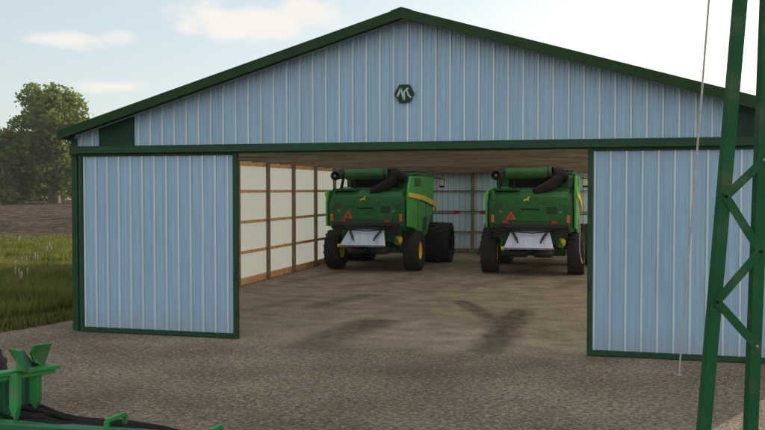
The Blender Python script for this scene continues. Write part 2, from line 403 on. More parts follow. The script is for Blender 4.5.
# ------------------------------------------------------------------ trees
M['bark'] = simple('bark', (.14,.11,.08), (.08,.062,.045), 4, .9, bmp=.4)
M['leafA'] = leafmat('tree_leaf_a', (0.050,0.075,0.015), (0.149,0.176,0.040), .55, .5)
M['leafB'] = leafmat('tree_leaf_b', (.038,.058,.016), (.095,.120,.032), .48, .5)
def tree(px_u, v, H, W, label, base=.32, seed=0, leaf='leafA', n=5200, group='trees beyond the ploughed field', name='broadleaf_tree', ls=.26):
    rt = random.Random(seed)
    p = Fh*v + Rh*px_u
    root = empty(name, (p.x, p.y, height(p.x, p.y)-.1)); tag(root, label, 'tree', group)
    tk = MB(); tr_ = W*.035+.12
    top = Vector((rt.gauss(0,.3), rt.gauss(0,.3), H*.82))
    ax = [Vector((0,0,0)), Vector((rt.gauss(0,.2),rt.gauss(0,.2),H*.2)), Vector((rt.gauss(0,.4),rt.gauss(0,.4),H*.5)), top]
    tk.tube(ax, [tr_*1.3, tr_, tr_*.6, .05], 9)
    clumps = []
    nb = 19
    for k in range(nb):
        t = base + (1-base)*(k+.5)/nb
        a = k*2.4 + rt.uniform(-.5,.5)
        prof = math.sin(math.pi*min(1, max(.08, (t-base)/(1-base)*.78+.20)))**.7
        rr = W*.5*prof*rt.uniform(.55,1.0)
        z = H*t*rt.uniform(.95,1.0)
        e = Vector((math.cos(a)*rr*.8, math.sin(a)*rr*.8, z-H*.04))
        s0 = Vector((0,0,max(H*.14, z-H*.18-rr*.35)))
        midp = s0.lerp(e,.5)+Vector((0,0,H*.02))
        tk.tube([s0, midp, e], [tr_*.42, tr_*.25, .03], 6)
        clumps.append((e, W*rt.uniform(.12,.20)))
        for q in range(2):
            e2 = e + Vector((rt.gauss(0,1),rt.gauss(0,1),rt.gauss(0,.7)))*W*.12
            clumps.append((e2, W*rt.uniform(.06,.12)))
    for k in range(6):
        clumps.append((Vector((rt.gauss(0,W*.1),rt.gauss(0,W*.1),H*rt.uniform(.6,.88))), W*.16))
    tk.build('trunk', 'bark', root)
    cr = MB(); tot = sum(c[1]**2 for c in clumps)
    for c0, r0 in clumps:
        for i in range(int(n*r0*r0/tot)):
            d = Vector((rt.gauss(0,1),rt.gauss(0,1),rt.gauss(0,1))).normalized()
            q = c0 + Vector((d.x,d.y,d.z*.72))*r0*(rt.random()**.45)*rt.uniform(.8,1.15)
            a1 = Vector((rt.gauss(0,1),rt.gauss(0,1),rt.gauss(0,.6))).normalized(); b1 = a1.cross(Vector((rt.gauss(0,1),rt.gauss(0,1),rt.gauss(0,1)))).normalized()
            s = ls*rt.uniform(.6,1.3)
            cr.add([q-a1*s, q-b1*s*.55, q+a1*s, q+b1*s*.55], [(0,1,2,3)])
    cr.build('crown', leaf, root)
k = 1/853
tree(-328*k*125, 125, 17.6, 16.5, 'tallest broad tree with a rounded crown just left of the barn roof', .20, 11, n=17000, ls=.34)
tree(-374*k*118, 118, 11.0, 8.5, 'small dark tree cut by the left edge of the picture', .06, 5, 'leafB', 9000, ls=.32)
tree(-350*k*138, 138, 10.8, 9.5, 'low dark tree in the gap between the tallest tree and the leftmost one', .05, 23, 'leafB', 8000, ls=.34)
tree(-402*k*132, 132, 13.0, 10.5, 'rounded tree mostly outside the left edge', .10, 31, 'leafB', 8000, ls=.34)
tree(-292*k*150, 150, 13.5, 10.0, 'slim tree half hidden behind the barn corner', .10, 42, 'leafA', 8000, ls=.36)
tree(-335*k*165, 165, 10.5, 11.0, 'low bushy tree seen beneath the tallest crown', .03, 57, 'leafB', 7000, ls=.38)
tree(-374*k*175, 175, 11.0, 11.5, 'bushy tree behind the leftmost dark tree', .03, 61, 'leafB', 7000, ls=.38)
tree(-308*k*185, 185, 11.5, 11.5, 'distant bushy tree directly beside the barn corner post', .03, 67, 'leafB', 7000, ls=.38)
# far wood that reads as one mass
mb = MB(); rt = random.Random(9)
for i in range(34000):
    u = rt.uniform(-330, -80); v = 420 + rt.uniform(0, 14)
    p = Fh*v + Rh*u
    top = 11 + 4*noise.noise(Vector((u*.06,0,0))) + 3*noise.noise(Vector((u*.21,0,4)))
    z = height(p.x,p.y) + rt.uniform(0,1)**.8*top
    a1 = Vector((rt.gauss(0,1),rt.gauss(0,1),rt.gauss(0,.6))).normalized(); b1 = a1.cross(Vector((rt.gauss(0,1),rt.gauss(0,1),rt.gauss(0,1)))).normalized(); s = rt.uniform(.5,1.1)
    q = Vector((p.x,p.y,z)); mb.add([q-a1*s,q-b1*s*.7,q+a1*s,q+b1*s*.7],[(0,1,2,3)])
o = mb.build('far_wood', 'leafB'); tag(o, 'distant dark wood along the horizon behind the trees', 'wood', kind='stuff')

# ------------------------------------------------------------------ barn
YF, YB = 15.30, 38.50; XL, XR = -10.50, 3.40; XM = -3.55
SL = .293; ZAP = 6.14           # roof top line at the apex
def roofz(x): return ZAP - SL*abs(x-XM)
barn = empty('barn', (XM, YF, 0)); tag(barn, 'open blue metal barn with green trim and wide sliding doors', 'barn')
def bp(mb, name, mats, bevel=0, parent=None):     # world-space builder parented to the barn
    o = mb.build(name, mats, parent or barn, bevel)
    if parent is None: o.location = -barn.location
    return o
def ribbed(mb, x0, x1, zlo, zhi, y, out=-1, pitch=.262, phase=None, ribw=.035):
    """profiled sheet: flat pans, two shallow swages, one raised rib each pitch. zhi may be a function of x"""
    zt = zhi if callable(zhi) else (lambda x: zhi)
    phase = x0 + pitch*.5 if phase is None else phase
    n0 = math.floor((x0-phase)/pitch)-1; n1 = math.ceil((x1-phase)/pitch)+1
    prof = []
    for k_ in range(n0, n1):
        c = phase + k_*pitch; r_ = ribw/2
        prof += [(c-r_-.012,0,0),(c-r_,.022,1),(c+r_,.022,1),(c+r_+.012,0,0)]
        for s_ in (.34,.66):
            q = c + pitch*s_; prof += [(q-.016,0,0),(q-.007,.008,0),(q+.007,.008,0),(q+.016,0,0)]
    prof = [p for p in prof if x0 < p[0] < x1]
    prof = [(x0,0,0)] + prof + [(x1,0,0)]
    for (xa,da,ma),(xb,db,mb_) in zip(prof, prof[1:]):
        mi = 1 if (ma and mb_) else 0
        mb.add([(xa,y+out*da,zlo),(xb,y+out*db,zlo),(xb,y+out*db,zt(xb)),(xa,y+out*da,zt(xa))], [(0,1,2,3)], mi)
PH = XM + .05
OW0, OW1 = -6.86, -.24
# lower front walls beside the opening
for x0, x1 in ((XL, OW0), (OW1, XR)):
    mb = MB(); ribbed(mb, x0+.12 if x0==XL else x0, x1-.12 if x1==XR else x1, 0, 3.60, YF, phase=PH)
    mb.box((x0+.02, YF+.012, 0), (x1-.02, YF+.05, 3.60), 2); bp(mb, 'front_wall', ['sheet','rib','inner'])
# gable
mb = MB()
ribbed(mb, XL+.02, -9.90, 3.76, lambda x: roofz(x)-.14, YF, phase=PH)
ribbed(mb, -9.10, 2.0, 3.76, lambda x: roofz(x)-.14, YF, phase=PH)
ribbed(mb, 2.80, XR-.02, 3.76, lambda x: roofz(x)-.14, YF, phase=PH)
# split at apex handled by extra backing prism
mb.prism([(XL+.03,3.62),(XR-.03,3.62),(XR-.03,roofz(XR)-.075),(XM,ZAP-.075),(XL+.03,roofz(XL)-.075)], YF+.0135, YF+.05, 'xz', 2)
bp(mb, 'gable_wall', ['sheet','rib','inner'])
for a in (-9.89, 2.01):
    mb = MB(); w = .78
    mb.prism([(a,3.78),(a+w,3.78),(a+w,roofz(a+w)-.15),(a,roofz(a)-.15)], YF-.035, YF+.01, 'xz')
    bp(mb, 'gable_panel', 'panel', .006)
# door header with track
mb = MB(); mb.box((XL-.02, YF-.13, 3.60), (XR+.02, YF-.025, 3.775)); o = bp(mb, 'door_header', 'trim', .01)
mb = MB(); mb.box((XL+.1, YF-.20, 3.635), (XR-.1, YF-.131, 3.70)); mb.box((XL+.1, YF-.212, 3.625), (XR-.1, YF-.20, 3.65)); bp(mb, 'door_track', 'trim', .006)
# corner trims and jamb posts
for x in (XL, XR):
    s_ = 1 if x == XL else -1
    mb = MB(); mb.box((min(x-.03*s_, x+.10*s_), YF-.04, 0), (max(x-.03*s_, x+.10*s_), YF+.06, roofz(x)-.17))
    mb.box((min(x-.03*s_, x), YF+.061, 0), (max(x-.03*s_, x), YF+.2, roofz(x)-.17)); bp(mb, 'corner_trim', 'trim', .006)
# roof: two slabs, fascias
for s_ in (-1, 1):
    xe = XM + s_*7.06
    # metal sheets alternating with unseen translucent strips added to light the interior
    y = YF-.30; k_ = 0; mb = MB()
    while y < YB+.29:
        y2 = min(YB+.3, y + (.85 if k_ == 0 else .35 if k_ % 2 == 0 else 2.1))
        if k_ % 2 == 0 or y2 > YB:
            mb.prism([(XM,ZAP-.02),(xe,roofz(xe)-.02),(xe,roofz(xe)-.07),(XM,ZAP-.07)], y, y2, 'xz')
        else:
            a_ = XM+s_*.5; b2 = XM+s_*6.9
            mb.prism([(XM,ZAP-.02),(a_,roofz(a_)-.02),(a_,roofz(a_)-.07),(XM,ZAP-.07)], y, y2, 'xz')
            mb.prism([(b2,roofz(b2)-.02),(xe,roofz(xe)-.02),(xe,roofz(xe)-.07),(b2,roofz(b2)-.07)], y, y2, 'xz')
            sk = MB(); sk.prism([(a_,roofz(a_)-.02),(b2,roofz(b2)-.02),(b2,roofz(b2)-.024),(a_,roofz(a_)-.024)], y+.002, y2-.002, 'xz'); bp(sk, 'added_skylight', 'added_skylight')
        y = y2; k_ += 1
    bp(mb, 'roof', 'panel')
    mb = MB(); mb.prism([(XM,ZAP+.02),(xe+s_*.02,roofz(xe)+.02-SL*.02),(xe+s_*.02,roofz(xe)-.165-SL*.02),(XM,ZAP-.165)], YF-.34, YF-.302, 'xz')
    bp(mb, 'fascia', 'soffit', .004)
    mb = MB(); mb.prism([(XM,ZAP-.09),(xe,roofz(xe)-.09),(xe,roofz(xe)-.11),(XM,ZAP-.11)], YF-.30, YF+.012, 'xz'); bp(mb, 'soffit', 'soffit')
    mb = MB(); mb.box((min(xe,xe+s_*.04), YF-.337, roofz(xe)-.15), (max(xe,xe+s_*.04), YB+.3, roofz(xe)-.02)); bp(mb, 'gutter', 'trim', .01)
mb = MB(); mb.prism([(XM-.2,ZAP-.03),(XM,ZAP+.032),(XM+.2,ZAP-.03)], YF-.345, YB+.31, 'xz'); bp(mb, 'ridge_cap', 'soffit')
# side walls: sheets made translucent to light the interior, posts and girts inside
PITCH = 2.33; PY = [25.62 + PITCH*k_ for k_ in range(-4, 6)]
GZ = [(0.02,.22),(.95,1.04),(1.87,1.96),(2.80,2.89),(3.62,3.82)]
for x, s_ in ((XL-.10, 1), (XR, -1)):
    mb = MB(); mb.box((x, YF+.21, 0), (x+.006, YB, 3.98)); bp(mb, 'side_wall', 'lining')
    for z0, z1 in GZ:
        mb = MB(); xa = x + (.012 if s_==1 else -.012); mb.box((min(xa,xa+s_*.07), YF+.21, z0), (max(xa,xa+s_*.07), YB-.12, z1)); bp(mb, 'wall_rail', 'wood', .004)
    for y in PY:
        mb = MB(); xa = x + s_*.085; mb.box((min(xa,xa+s_*.13), y-.055, 0), (max(xa,xa+s_*.11), y+.055, 3.84)); bp(mb, 'wall_post', 'post', .006)
# back wall
mb = MB(); ribbed(mb, XL+.02, XR-.02, 0, lambda x: roofz(x)-.14, YB, phase=PH)
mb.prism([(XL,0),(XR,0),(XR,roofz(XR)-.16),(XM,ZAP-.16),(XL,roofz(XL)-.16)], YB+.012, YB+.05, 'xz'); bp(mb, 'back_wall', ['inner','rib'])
for z0, z1 in GZ:
    mb = MB(); dz = .03 if z0 > .5 and z0 < 3.5 else 0
    mb.box((XL+.3, YB-.10, z0+dz*.5), (XR-.3, YB-.03, z1-dz)); bp(mb, 'wall_rail', 'post', .004)
x = -9.0
for x in (-10.15,-7.9,-5.76,-3.5,-1.25,1.0,3.1):
    mb = MB(); mb.box((x-.07, YB-.24, 0), (x+.07, YB-.102, 3.70)); bp(mb, 'wall_post', 'post', .006)
# trusses with boards above
TY = [YF+.35] + [25.62+1.165*k_ for k_ in range(-8, 11)] + [YB-.3]
for y in TY:
    mb = MB(); y0, y1 = y-.025, y+.025
    if y > YB-.5 : y0 -= .1
    zc = 3.70 if y > YB-.5 else 3.73
    mb.box((XL+.0, y0, zc-.06 if y > YB-.5 else zc), (XR-.02, y1, 3.88))
    for s_ in (-1, 1):
        xo = XM+s_*6.85
        mb.prism([(XM+s_*.001,ZAP-.10),(xo,roofz(xo)-.10),(xo,roofz(xo)-.20),(XM+s_*.001,ZAP-.22)], y0, y1, 'xz')
        ws = MB()
        for (xa, za, xb, zb) in ((.0,ZAP-.2,2.3,3.86),(2.3,3.86,3.5,roofz(XM+3.5)-.2),(3.5,roofz(XM+3.5)-.2,4.6,3.86)):
            ws.bar((XM+s_*(xa+.02), y, za), (XM+s_*xb, y, zb), .04, .09)
        bp(ws, 'truss_web', 'post')
    bp(mb, 'truss', 'ceil', 0)
# sliding doors
def door(x0, x1, hflip):
    d = MB(); zb = .018; yb = YF-.115
    ribbed(d, x0+.07, x1-.07, zb+.08, 3.60, yb+.03, phase=x0+.12)
    d.box((x0+.05, yb+.042, zb+.05), (x1-.05, yb+.07, 3.59))
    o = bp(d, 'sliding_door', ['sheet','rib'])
    fr = MB()
    fr.box((x0, yb-.012, zb), (x0+.085, yb+.085, 3.60)); fr.box((x1-.085, yb-.012, zb), (x1, yb+.085, 3.60))
    fr.box((x0+.085, yb-.010, zb), (x1-.085, yb+.083, zb+.095)); fr.box((x0+.085, yb-.010, 3.565), (x1-.085, yb+.083, 3.60))
    fr.build('door_frame', 'trim', o, .006)
    h = MB(); xh = x1-.045 if hflip else x0+.045
    h.tube([(xh,yb-.012,1.15),(xh,yb-.07,1.17),(xh,yb-.07,1.43),(xh,yb-.012,1.45)], .012, 8); h.build('door_handle', 'black', o)
    return o
door(-10.31, -6.84, True); door(-.28, 3.20, False)
# emblem: pale-marked hexagon on the gable
em = MB(); ec = (-3.555, 4.655); er = .19
hexp = [(ec[0]+er*math.cos(R(60*i)), ec[1]+er*math.sin(R(60*i))) for i in range(6)]
em.prism(hexp, YF-.060, YF-.024, 'xz'); e = bp(em, 'emblem', 'panel', .004)
mk = MB()
def stroke(pts, w, y=YF-.066):
    for (xa,za),(xb,zb) in zip(pts, pts[1:]):
        mk.bar((ec[0]+xa,y,ec[1]+za),(ec[0]+xb,y,ec[1]+zb), w, .010, up=(0,1,0))
stroke([(-.128,-.055),(-.060,.098)], .034)
stroke([(-.060,.098),(-.004,-.125)], .030)
stroke([(.004,-.125),(.000,.030),(.078,.100)], .030)
stroke([(.050,.060),(.082,-.035),(.132,-.075)], .028)
mk.build('emblem_mark', 'emblem_light', e)

# ------------------------------------------------------------------ wheels
def tyre_mb(r, w, rim, nl, side=1):
    t = MB()
    prof = [(-w*.36,rim),(-w*.46,rim+(r-rim)*.25),(-w*.50,rim+(r-rim)*.6),(-w*.47,r*.93),(-w*.42,r*.955),(0,r*.965),(w*.42,r*.955),(w*.47,r*.93),(w*.50,rim+(r-rim)*.6),(w*.46,rim+(r-rim)*.25),(w*.36,rim)]
    t.lathe(prof, 'x', (0,0,0), 40)
    for k_ in range(nl):
        for s_ in (-1, 1):
            a = 2*math.pi*(k_ + (.5 if s_ > 0 else 0))/nl
            a2 = a + .22
            P = lambda x, ang, rr: Vector((x, rr*math.cos(ang), rr*math.sin(ang)))
            p = [P(s_*w*.02,a2,r*.95),P(s_*w*.49,a,r*.90)]; q = [P(s_*w*.02,a2,r),P(s_*w*.49,a,r*.975)]
            da = .10
            p2 = [P(s_*w*.02,a2+da,r*.95),P(s_*w*.49,a+da,r*.90)]; q2 = [P(s_*w*.02,a2+da,r),P(s_*w*.49,a+da,r*.975)]
            t.add([*p,*q,*p2,*q2], [(0,1,3,2),(4,6,7,5),(2,3,7,6),(0,2,6,4),(1,5,7,3)])
    return t
def rim_mb(r, w):
    m_ = MB()
    m_.lathe([(-w*.40,r*1.02),(-w*.40,r*.90),(-w*.25,r*.85),(w*.12,r*.80),(w*.16,r*.35),(w*.24,r*.30),(w*.24,.001)], 'x', (0,0,0), 32)
    m_.lathe([(w*.40,r*1.02),(w*.40,r*.90),(w*.25,r*.85),(w*.12,r*.80)], 'x', (0,0,0), 32)
    for k_ in range(8):
        a = 2*math.pi*k_/8; m_.lathe([(w*.14,.02),(w*.21,.02),(w*.21,.001)], 'x', (0,r*.5*math.cos(a),r*.5*math.sin(a)), 6)
    return m_
def wheel(parent, pos, r, w, rim, nl, flip, name='wheel', rm='yellow'):
    t = tyre_mb(r, w, rim, nl).build('tyre', 'rubber', None)
    t.name = name; t.parent = parent; t.location = pos
    if flip: t.rotation_euler.z = math.pi
    rr = rim_mb(rim, w).build('rim', rm, t)
    return t

# ------------------------------------------------------------------ combine harvester
def make_combine(x, y):
    root = empty('combine_harvester', (x, y, 0))
    # main hull: separator body
    b_ = MB()
    b_.prism([(1.0,1.15),(5.6,1.15),(5.6,2.55),(4.9,2.95),(1.0,2.95)], -1.28, 1.28, 'yz'); b_.build('body', 'green', root, .05)
    # rear hood: tapered and rounded
    h = MB(); n = 12
    secs = [(.00,1.72,2.45,1.30),(.04,1.60,2.66,1.36),(.22,1.50,2.84,1.40),(.60,1.45,2.94,1.41),(1.2,1.42,3.02,1.41)]
    vs = []; fs = []
    for (yy,z0,z1,hw) in secs:
        c_ = .16
        ring = [(-hw+c_*.5,z0),(-hw,z0+c_),(-hw,z1-c_*1.3),(-hw+c_,z1-.03),(-hw*.4,z1),(hw*.4,z1),(hw-c_,z1-.03),(hw,z1-c_*1.3),(hw,z0+c_),(hw-c_*.5,z0)]
        vs += [(a_,yy,b2) for a_,b2 in ring]
    L = 10
    for i in range(len(secs)-1):
        for k_ in range(L): fs.append((i*L+k_, i*L+(k_+1)%L, (i+1)*L+(k_+1)%L, (i+1)*L+k_))
    fs.append(tuple(range(L))); fs.append(tuple(range(5*L-1,4*L-1,-1)))
    h.add(vs, fs); hood = h.build('rear_hood', 'green', root, .03, 3)
    # raised hood panel, seam lines, grille
    g_ = MB(); g_.prism([(-1.02,2.10),(-.88,2.42),(.88,2.42),(1.02,2.10),(.98,1.84),(-.98,1.84)], -.040, .03, 'xz'); g_.build('hood_panel', 'green', hood, .02)
    for s_ in (-1, 1):
        g_ = MB(); g_.bar((s_*1.30,.02,1.85),(s_*1.12,-.01,2.40),.05,.03); g_.build('hood_rib', 'deep', hood)
    g_ = MB(); g_.box((-.30,-.052,2.22),(.30,-.038,2.27)); g_.build('hood_grip', 'dark', hood)
    g_ = MB()
    for i in range(5): g_.bar((-.98+.0*i,.10+.022*i,2.50+.045*i),(-.30,.10+.022*i,2.50+.045*i),.012,.02)
    g_.build('vent', 'dark', hood)
    for s_ in (-1, 1):
        g_ = MB(); g_.bar((s_*.45,-.03,2.43),(s_*.42,.24,2.86),.018,.02); g_.build('hood_seam', 'dark', hood)
        g_ = MB(); g_.bar((s_*1.36,.02,1.95),(s_*1.38,.05,2.55),.03,.03); g_.build('edge_bead', 'deep', hood)
        g_ = MB(); g_.box((s_*.98-.05,-.06,2.12),(s_*.98+.05,-.03,2.20)); g_.build('latch', 'greysteel', hood)
    g_ = MB(); g_.box((-1.25,.10,2.86),(-.35,.55,2.93)); g_.build('rear_step', 'deep', hood, .01)
    g_ = MB()
    for i in range(4): g_.box((.52,-.055,2.10+.06*i),(.86,-.038,2.125+.06*i))
    g_.build('louvre', 'dark', hood)
    g_ = MB(); g_.tube([(-.95,-.10,1.66),(-.6,-.13,1.50),(.1,-.12,1.46),(.7,-.12,1.52),(1.0,-.08,1.66)], .018, 6); g_.build('wiring_loom', 'hose', root)
    for s_ in (-1, 1):
        g_ = MB(); g_.bar((s_*1.05,-.02,1.70),(s_*1.05,.05,1.30),.34,.012); g_.build('mud_flap', 'rubber', root)
        g_ = MB(); g_.tube([(s_*.98,.62,1.5),(s_*.90,.9,1.1),(s_*.6,1.1,.9)], .03, 6); g_.build('brake_line', 'hose', root)
    # dark bumper with lamp cluster
    g_ = MB(); g_.box((-1.18,-.10,1.62),(1.18,.30,1.76)); g_.box((-.95,-.05,1.52),(.95,.3,1.62)); bump_ = g_.build('bumper', 'black', root, .02)
    for s_ in (-1, 1):
        g_ = MB(); g_.box((s_*.80-.10,-.135,1.76),(s_*.80+.10,-.09,1.86)); g_.build('tail_light', 'red', root, .015)
        g_ = MB(); g_.box((s_*1.24-.05,-.05,1.80),(s_*1.24+.05,.0,2.05)); g_.build('marker_light', 'amber', root, .012)
        g_ = MB(); g_.bar((s_*.80,-.05,1.70),(s_*.80,-.1,1.80),.1,.05); g_.build('light_bracket', 'black', root)
    g_ = MB(); g_.prism([(-.80,1.90),(-.46,1.90),(-.63,2.18)], -.075, -.045, 'xz'); tri = g_.build('warning_triangle', 'orange', root, .01)
    g_ = MB(); g_.prism([(-.715,1.948),(-.545,1.948),(-.63,2.088)], -.084, -.074, 'xz'); g_.build('triangle_centre', 'red', tri)
    # yellow badge: simple leaping animal outline
    g_ = MB(); bx, bz = -.12, 2.60
    g_.prism([(bx-.10,bz-.04),(bx-.03,bz-.01),(bx+.03,bz+.00),(bx+.06,bz+.06),(bx+.11,bz+.07),(bx+.07,bz+.01),(bx+.05,bz-.03),(bx+.09,bz-.08),(bx+.02,bz-.05),(bx-.05,bz-.06),(bx-.09,bz-.10)], .005, .03, 'xz'); g_.build('badge', 'yellow', hood)
    # straw spreader tailboard + arms
    g_ = MB()
    t0 = [(-.62,.05,1.54),(.62,.05,1.54),(.80,-.42,.93),(-.84,-.42,.93)]
    nrm = Vector((0,-.03,-.02))
    lo_ = [tuple(Vector(p)+Vector((0,.035,.02))) for p in t0]
    g_.add(t0+lo_, [(0,1,2,3),(7,6,5,4),(0,4,5,1),(1,5,6,2),(2,6,7,3),(3,7,4,0)])
    for s_ in (-.45,-.15,.15,.45): g_.bar((s_*.95,.045,1.52),(s_*1.25,-.42,.95),.03,.03)
    board = g_.build('tailboard', 'steel', root, .008)
    g_ = MB(); g_.bar((-.86,-.445,.96),(.82,-.445,.96),.03,.06); g_.build('board_lip', 'greysteel', board)
    g_ = MB(); g_.box((-.90,-.46,.92),(-.80,-.41,1.02)); g_.build('corner_reflector', 'yellow', board)
    for s_ in (-1, 1):
        g_ = MB(); g_.bar((s_*.62,-.02,1.58),(s_*.40,-.30,1.24),.07,.06); g_.tube([(s_*.40,-.30,1.24),(s_*.36,-.34,1.14)],.03,8); g_.build('lift_arm', 'black', root, .01)
    # chopper and spreaders under the hood
    g_ = MB(); g_.box((-.95,.35,1.05),(.95,1.25,1.60)); g_.build('chopper_box', 'deep', root, .03)
    for s_ in (-1, 1):
        g_ = MB(); g_.lathe([(.0,.001),(.0,.33),(-.10,.36),(-.22,.30),(-.22,.001)], 'z', (s_*.42,.35,.86), 20); g_.build('spreader_disc', 'black', root)
    # rear axle
    g_ = MB(); g_.box((-1.10,1.12,.62),(1.10,1.42,.86)); g_.box((-.35,1.0,.80),(.35,1.6,1.15)); g_.bar((-1.1,1.0,.66),(1.1,1.0,.66),.06,.06); g_.build('rear_axle', 'green', root, .02)
    g_ = MB(); g_.lathe([(-.14,.001),(-.14,.15),(0,.17),(.14,.15),(.14,.001)], 'y', (.98,.78,1.10), 20); hb = g_.build('drive_pulley', 'yellow', root)
    for s_ in (-1, 1):
        g_ = MB(); g_.bar((s_*1.02,.55,1.55),(s_*1.02,1.1,.8),.09,.12); g_.bar((s_*.85,.3,1.5),(s_*1.05,.6,.95),.05,.05); g_.build('support_strut', 'green2', root)
        wheel(root, (s_*1.46,1.18,.72), .72, .56, .31, 18, s_ < 0)
        wheel(root, (s_*1.62,4.90,.80), .80, 1.10, .42, 20, s_ < 0, 'wheel', 'dark')
        g_ = MB(); g_.lathe([(-.1,.001),(-.1,.22),(.2,.22),(.2,.001)], 'x', (s_*1.05,4.9,.80), 16); g_.build('axle_hub', 'green', root)
    g_ = MB(); g_.box((-1.0,4.62,.62),(1.0,5.18,1.10)); g_.build('front_axle', 'green', root, .03)
    # side panels, paler green with the side light put into the colour, lower edge stepped up over the wheels
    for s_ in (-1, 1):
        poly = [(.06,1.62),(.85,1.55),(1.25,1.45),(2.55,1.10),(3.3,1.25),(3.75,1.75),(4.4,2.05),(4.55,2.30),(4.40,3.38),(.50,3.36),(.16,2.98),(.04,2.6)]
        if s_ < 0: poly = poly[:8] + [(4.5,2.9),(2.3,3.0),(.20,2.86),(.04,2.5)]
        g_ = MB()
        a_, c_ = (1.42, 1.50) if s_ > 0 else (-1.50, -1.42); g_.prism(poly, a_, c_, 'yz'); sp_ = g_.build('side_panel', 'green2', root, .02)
        st = [(.02,2.80),(2.3,2.69),(4.0,2.50),(4.75,2.42),(5.15,2.22),(5.10,1.98),(4.9,1.98),(4.7,2.20),(4.0,2.30),(2.3,2.50),(.02,2.64)]
        g_ = MB(); a2_, c2_ = (1.51, 1.56) if s_ > 0 else (-1.515, -1.501); g_.prism(st, a2_, c2_, 'yz'); g_.build('side_stripe', 'yellow', sp_, .01)
        g_ = MB()
        for yy in (1.6, 3.0): g_.box((min(s_*1.498,s_*1.506),yy,1.5),(max(s_*1.498,s_*1.506),yy+.03,2.48))
        g_.build('panel_seam', 'dark', sp_)
        if s_ > 0:
            g_ = MB()
            for i in range(6): g_.box((1.498,1.0+.0*i,3.02+.05*i),(1.508,2.1,3.045+.05*i))
            g_.build('side_louvre', 'dark', sp_)
            g_ = MB(); g_.prism([(2.3,1.25),(3.0,1.40),(3.3,1.85),(2.5,1.85)], 1.498, 1.507, 'yz'); g_.build('lower_screen', 'deep', sp_)
    # engine deck and grain tank
    g_ = MB(); g_.prism([(.95,2.94),(2.3,2.94),(2.3,3.38),(1.2,3.38)], -.82, 1.36, 'yz'); ec_ = g_.build('engine_cover', 'green', root, .05)
    g_ = MB()
    g_.box((-.80,.86,2.96),(.9,.94,3.30))
    for i in range(7): g_.box((-.78,.84,3.0+.042*i),(.88,.858,3.02+.042*i))
    g_.build('cooling_grille', 'dark', ec_)
    g_ = MB(); g_.lathe([(0,.001),(0,.10),(.3,.10),(.3,.001)], 'z', (.95,1.3,3.38), 12)
    g_ = MB(); g_.prism([(2.32,2.94),(4.7,2.94),(4.8,3.52),(2.25,3.52)], -1.40, 1.40, 'yz'); tank = g_.build('grain_tank', 'green', root, .04)
    g_ = MB(); g_.box((-1.30,2.35,3.521),(1.30,4.7,3.60)); g_.build('tank_cover', 'black', tank, .03)
    # dark rotary screen / exhaust duct sweeping down from the auger elbow
    g_ = MB()
    g_.tube([(.80,.62,3.42),(.84,.50,3.26),(.66,.34,3.04),(.34,.26,2.90),(.08,.20,2.82)], [.17,.20,.21,.17,.10], 14); g_.build('exhaust_duct', 'dark', root)
    # folded unloading auger across the rear
    g_ = MB(); g_.tube([(-.86,.42,3.43),(.66,.52,3.46)], .185, 22); au = g_.build('unloading_auger', 'green', root)
    g_ = MB(); g_.tube([(.50,.51,3.457),(.58,.515,3.459)], .20, 22); g_.build('auger_ring', 'black', au)
    g_ = MB(); g_.tube([(-.90,.42,3.46),(-1.02,.38,3.45),(-1.13,.22,3.42),(-1.15,.06,3.38)], [.17,.18,.18,.165], 18, cap=False); g_.lathe([(.0,.165),(.0,.12),(.10,.11)], 'y', (-1.15,.06,3.38), 18); g_.build('auger_spout', 'rubber', au)
    g_ = MB(); g_.lathe([(0,.05),(0,.001)], 'y', (-1.15,.052,3.38), 10); g_.lathe([(-.03,.001),(-.03,.05),(0,.05)], 'y', (-1.15,.052,3.38), 10); g_.build('spout_bolt', 'greysteel', au)
    for xa, xb in ((-.98,-1.12),(-.6,-.6)):
        g_ = MB(); g_.bar((xa,.5,3.3),(xb,.65,2.85),.085,.085); g_.build('auger_rest', 'black', root, .01)
    g_ = MB(); g_.tube([(.66,.52,3.46),(.86,.62,3.44),(.98,.9,3.36),(1.0,1.6,3.30)], [.19,.21,.21,.20], 16); g_.build('auger_elbow', 'dark', root)
    # rails around the engine deck
    g_ = MB()
    g_.tube([(1.34,.70,3.0),(1.34,.70,3.42),(1.34,2.1,3.48),(1.34,2.1,3.3)], .02, 6); g_.build('handrail', 'green', root)
    # cab
    g_ = MB(); g_.prism([(5.05,1.75),(6.5,1.75),(6.75,2.3),(6.55,3.42),(5.05,3.42)], -.92, .92, 'yz'); cab = g_.build('cab', 'glass', root, .05)
    g_ = MB(); g_.box((-1.0,4.98,3.42),(1.0,6.75,3.62)); g_.build('cab_roof', 'green', cab, .05)
    g_ = MB()
    for s_ in (-1, 1):
        g_.bar((s_*.93,5.06,1.75),(s_*.93,5.06,3.42),.08,.08); g_.bar((s_*.93,6.5,1.75),(s_*.93,6.72,2.3),.06,.06); g_.bar((s_*.93,6.72,2.3),(s_*.93,6.54,3.42),.06,.06)
    g_.build('cab_frame', 'black', cab)
    for s_ in (-1, 1):
        g_ = MB(); g_.tube([(s_*.98,5.5,3.34),(s_*1.45,5.45,3.36),(s_*1.62,5.42,3.34)], .022, 8); arm = g_.build('mirror_arm', 'black', root)
        g_ = MB(); g_.box((s_*1.66-.11,5.38,2.98),(s_*1.66+.11,5.45,3.34)); mr_ = g_.build('mirror', 'black', arm, .02)
        g_ = MB(); g_.box((s_*1.66-.09,5.372,3.06),(s_*1.66+.09,5.379,3.30)); g_.build('mirror_glass', 'lamp', mr_)
        g_ = MB(); g_.tube([(s_*1.3,5.35,1.93),(s_*2.30,5.35,1.93)], .02, 6); a3 = g_.build('marker_arm', 'black', root)
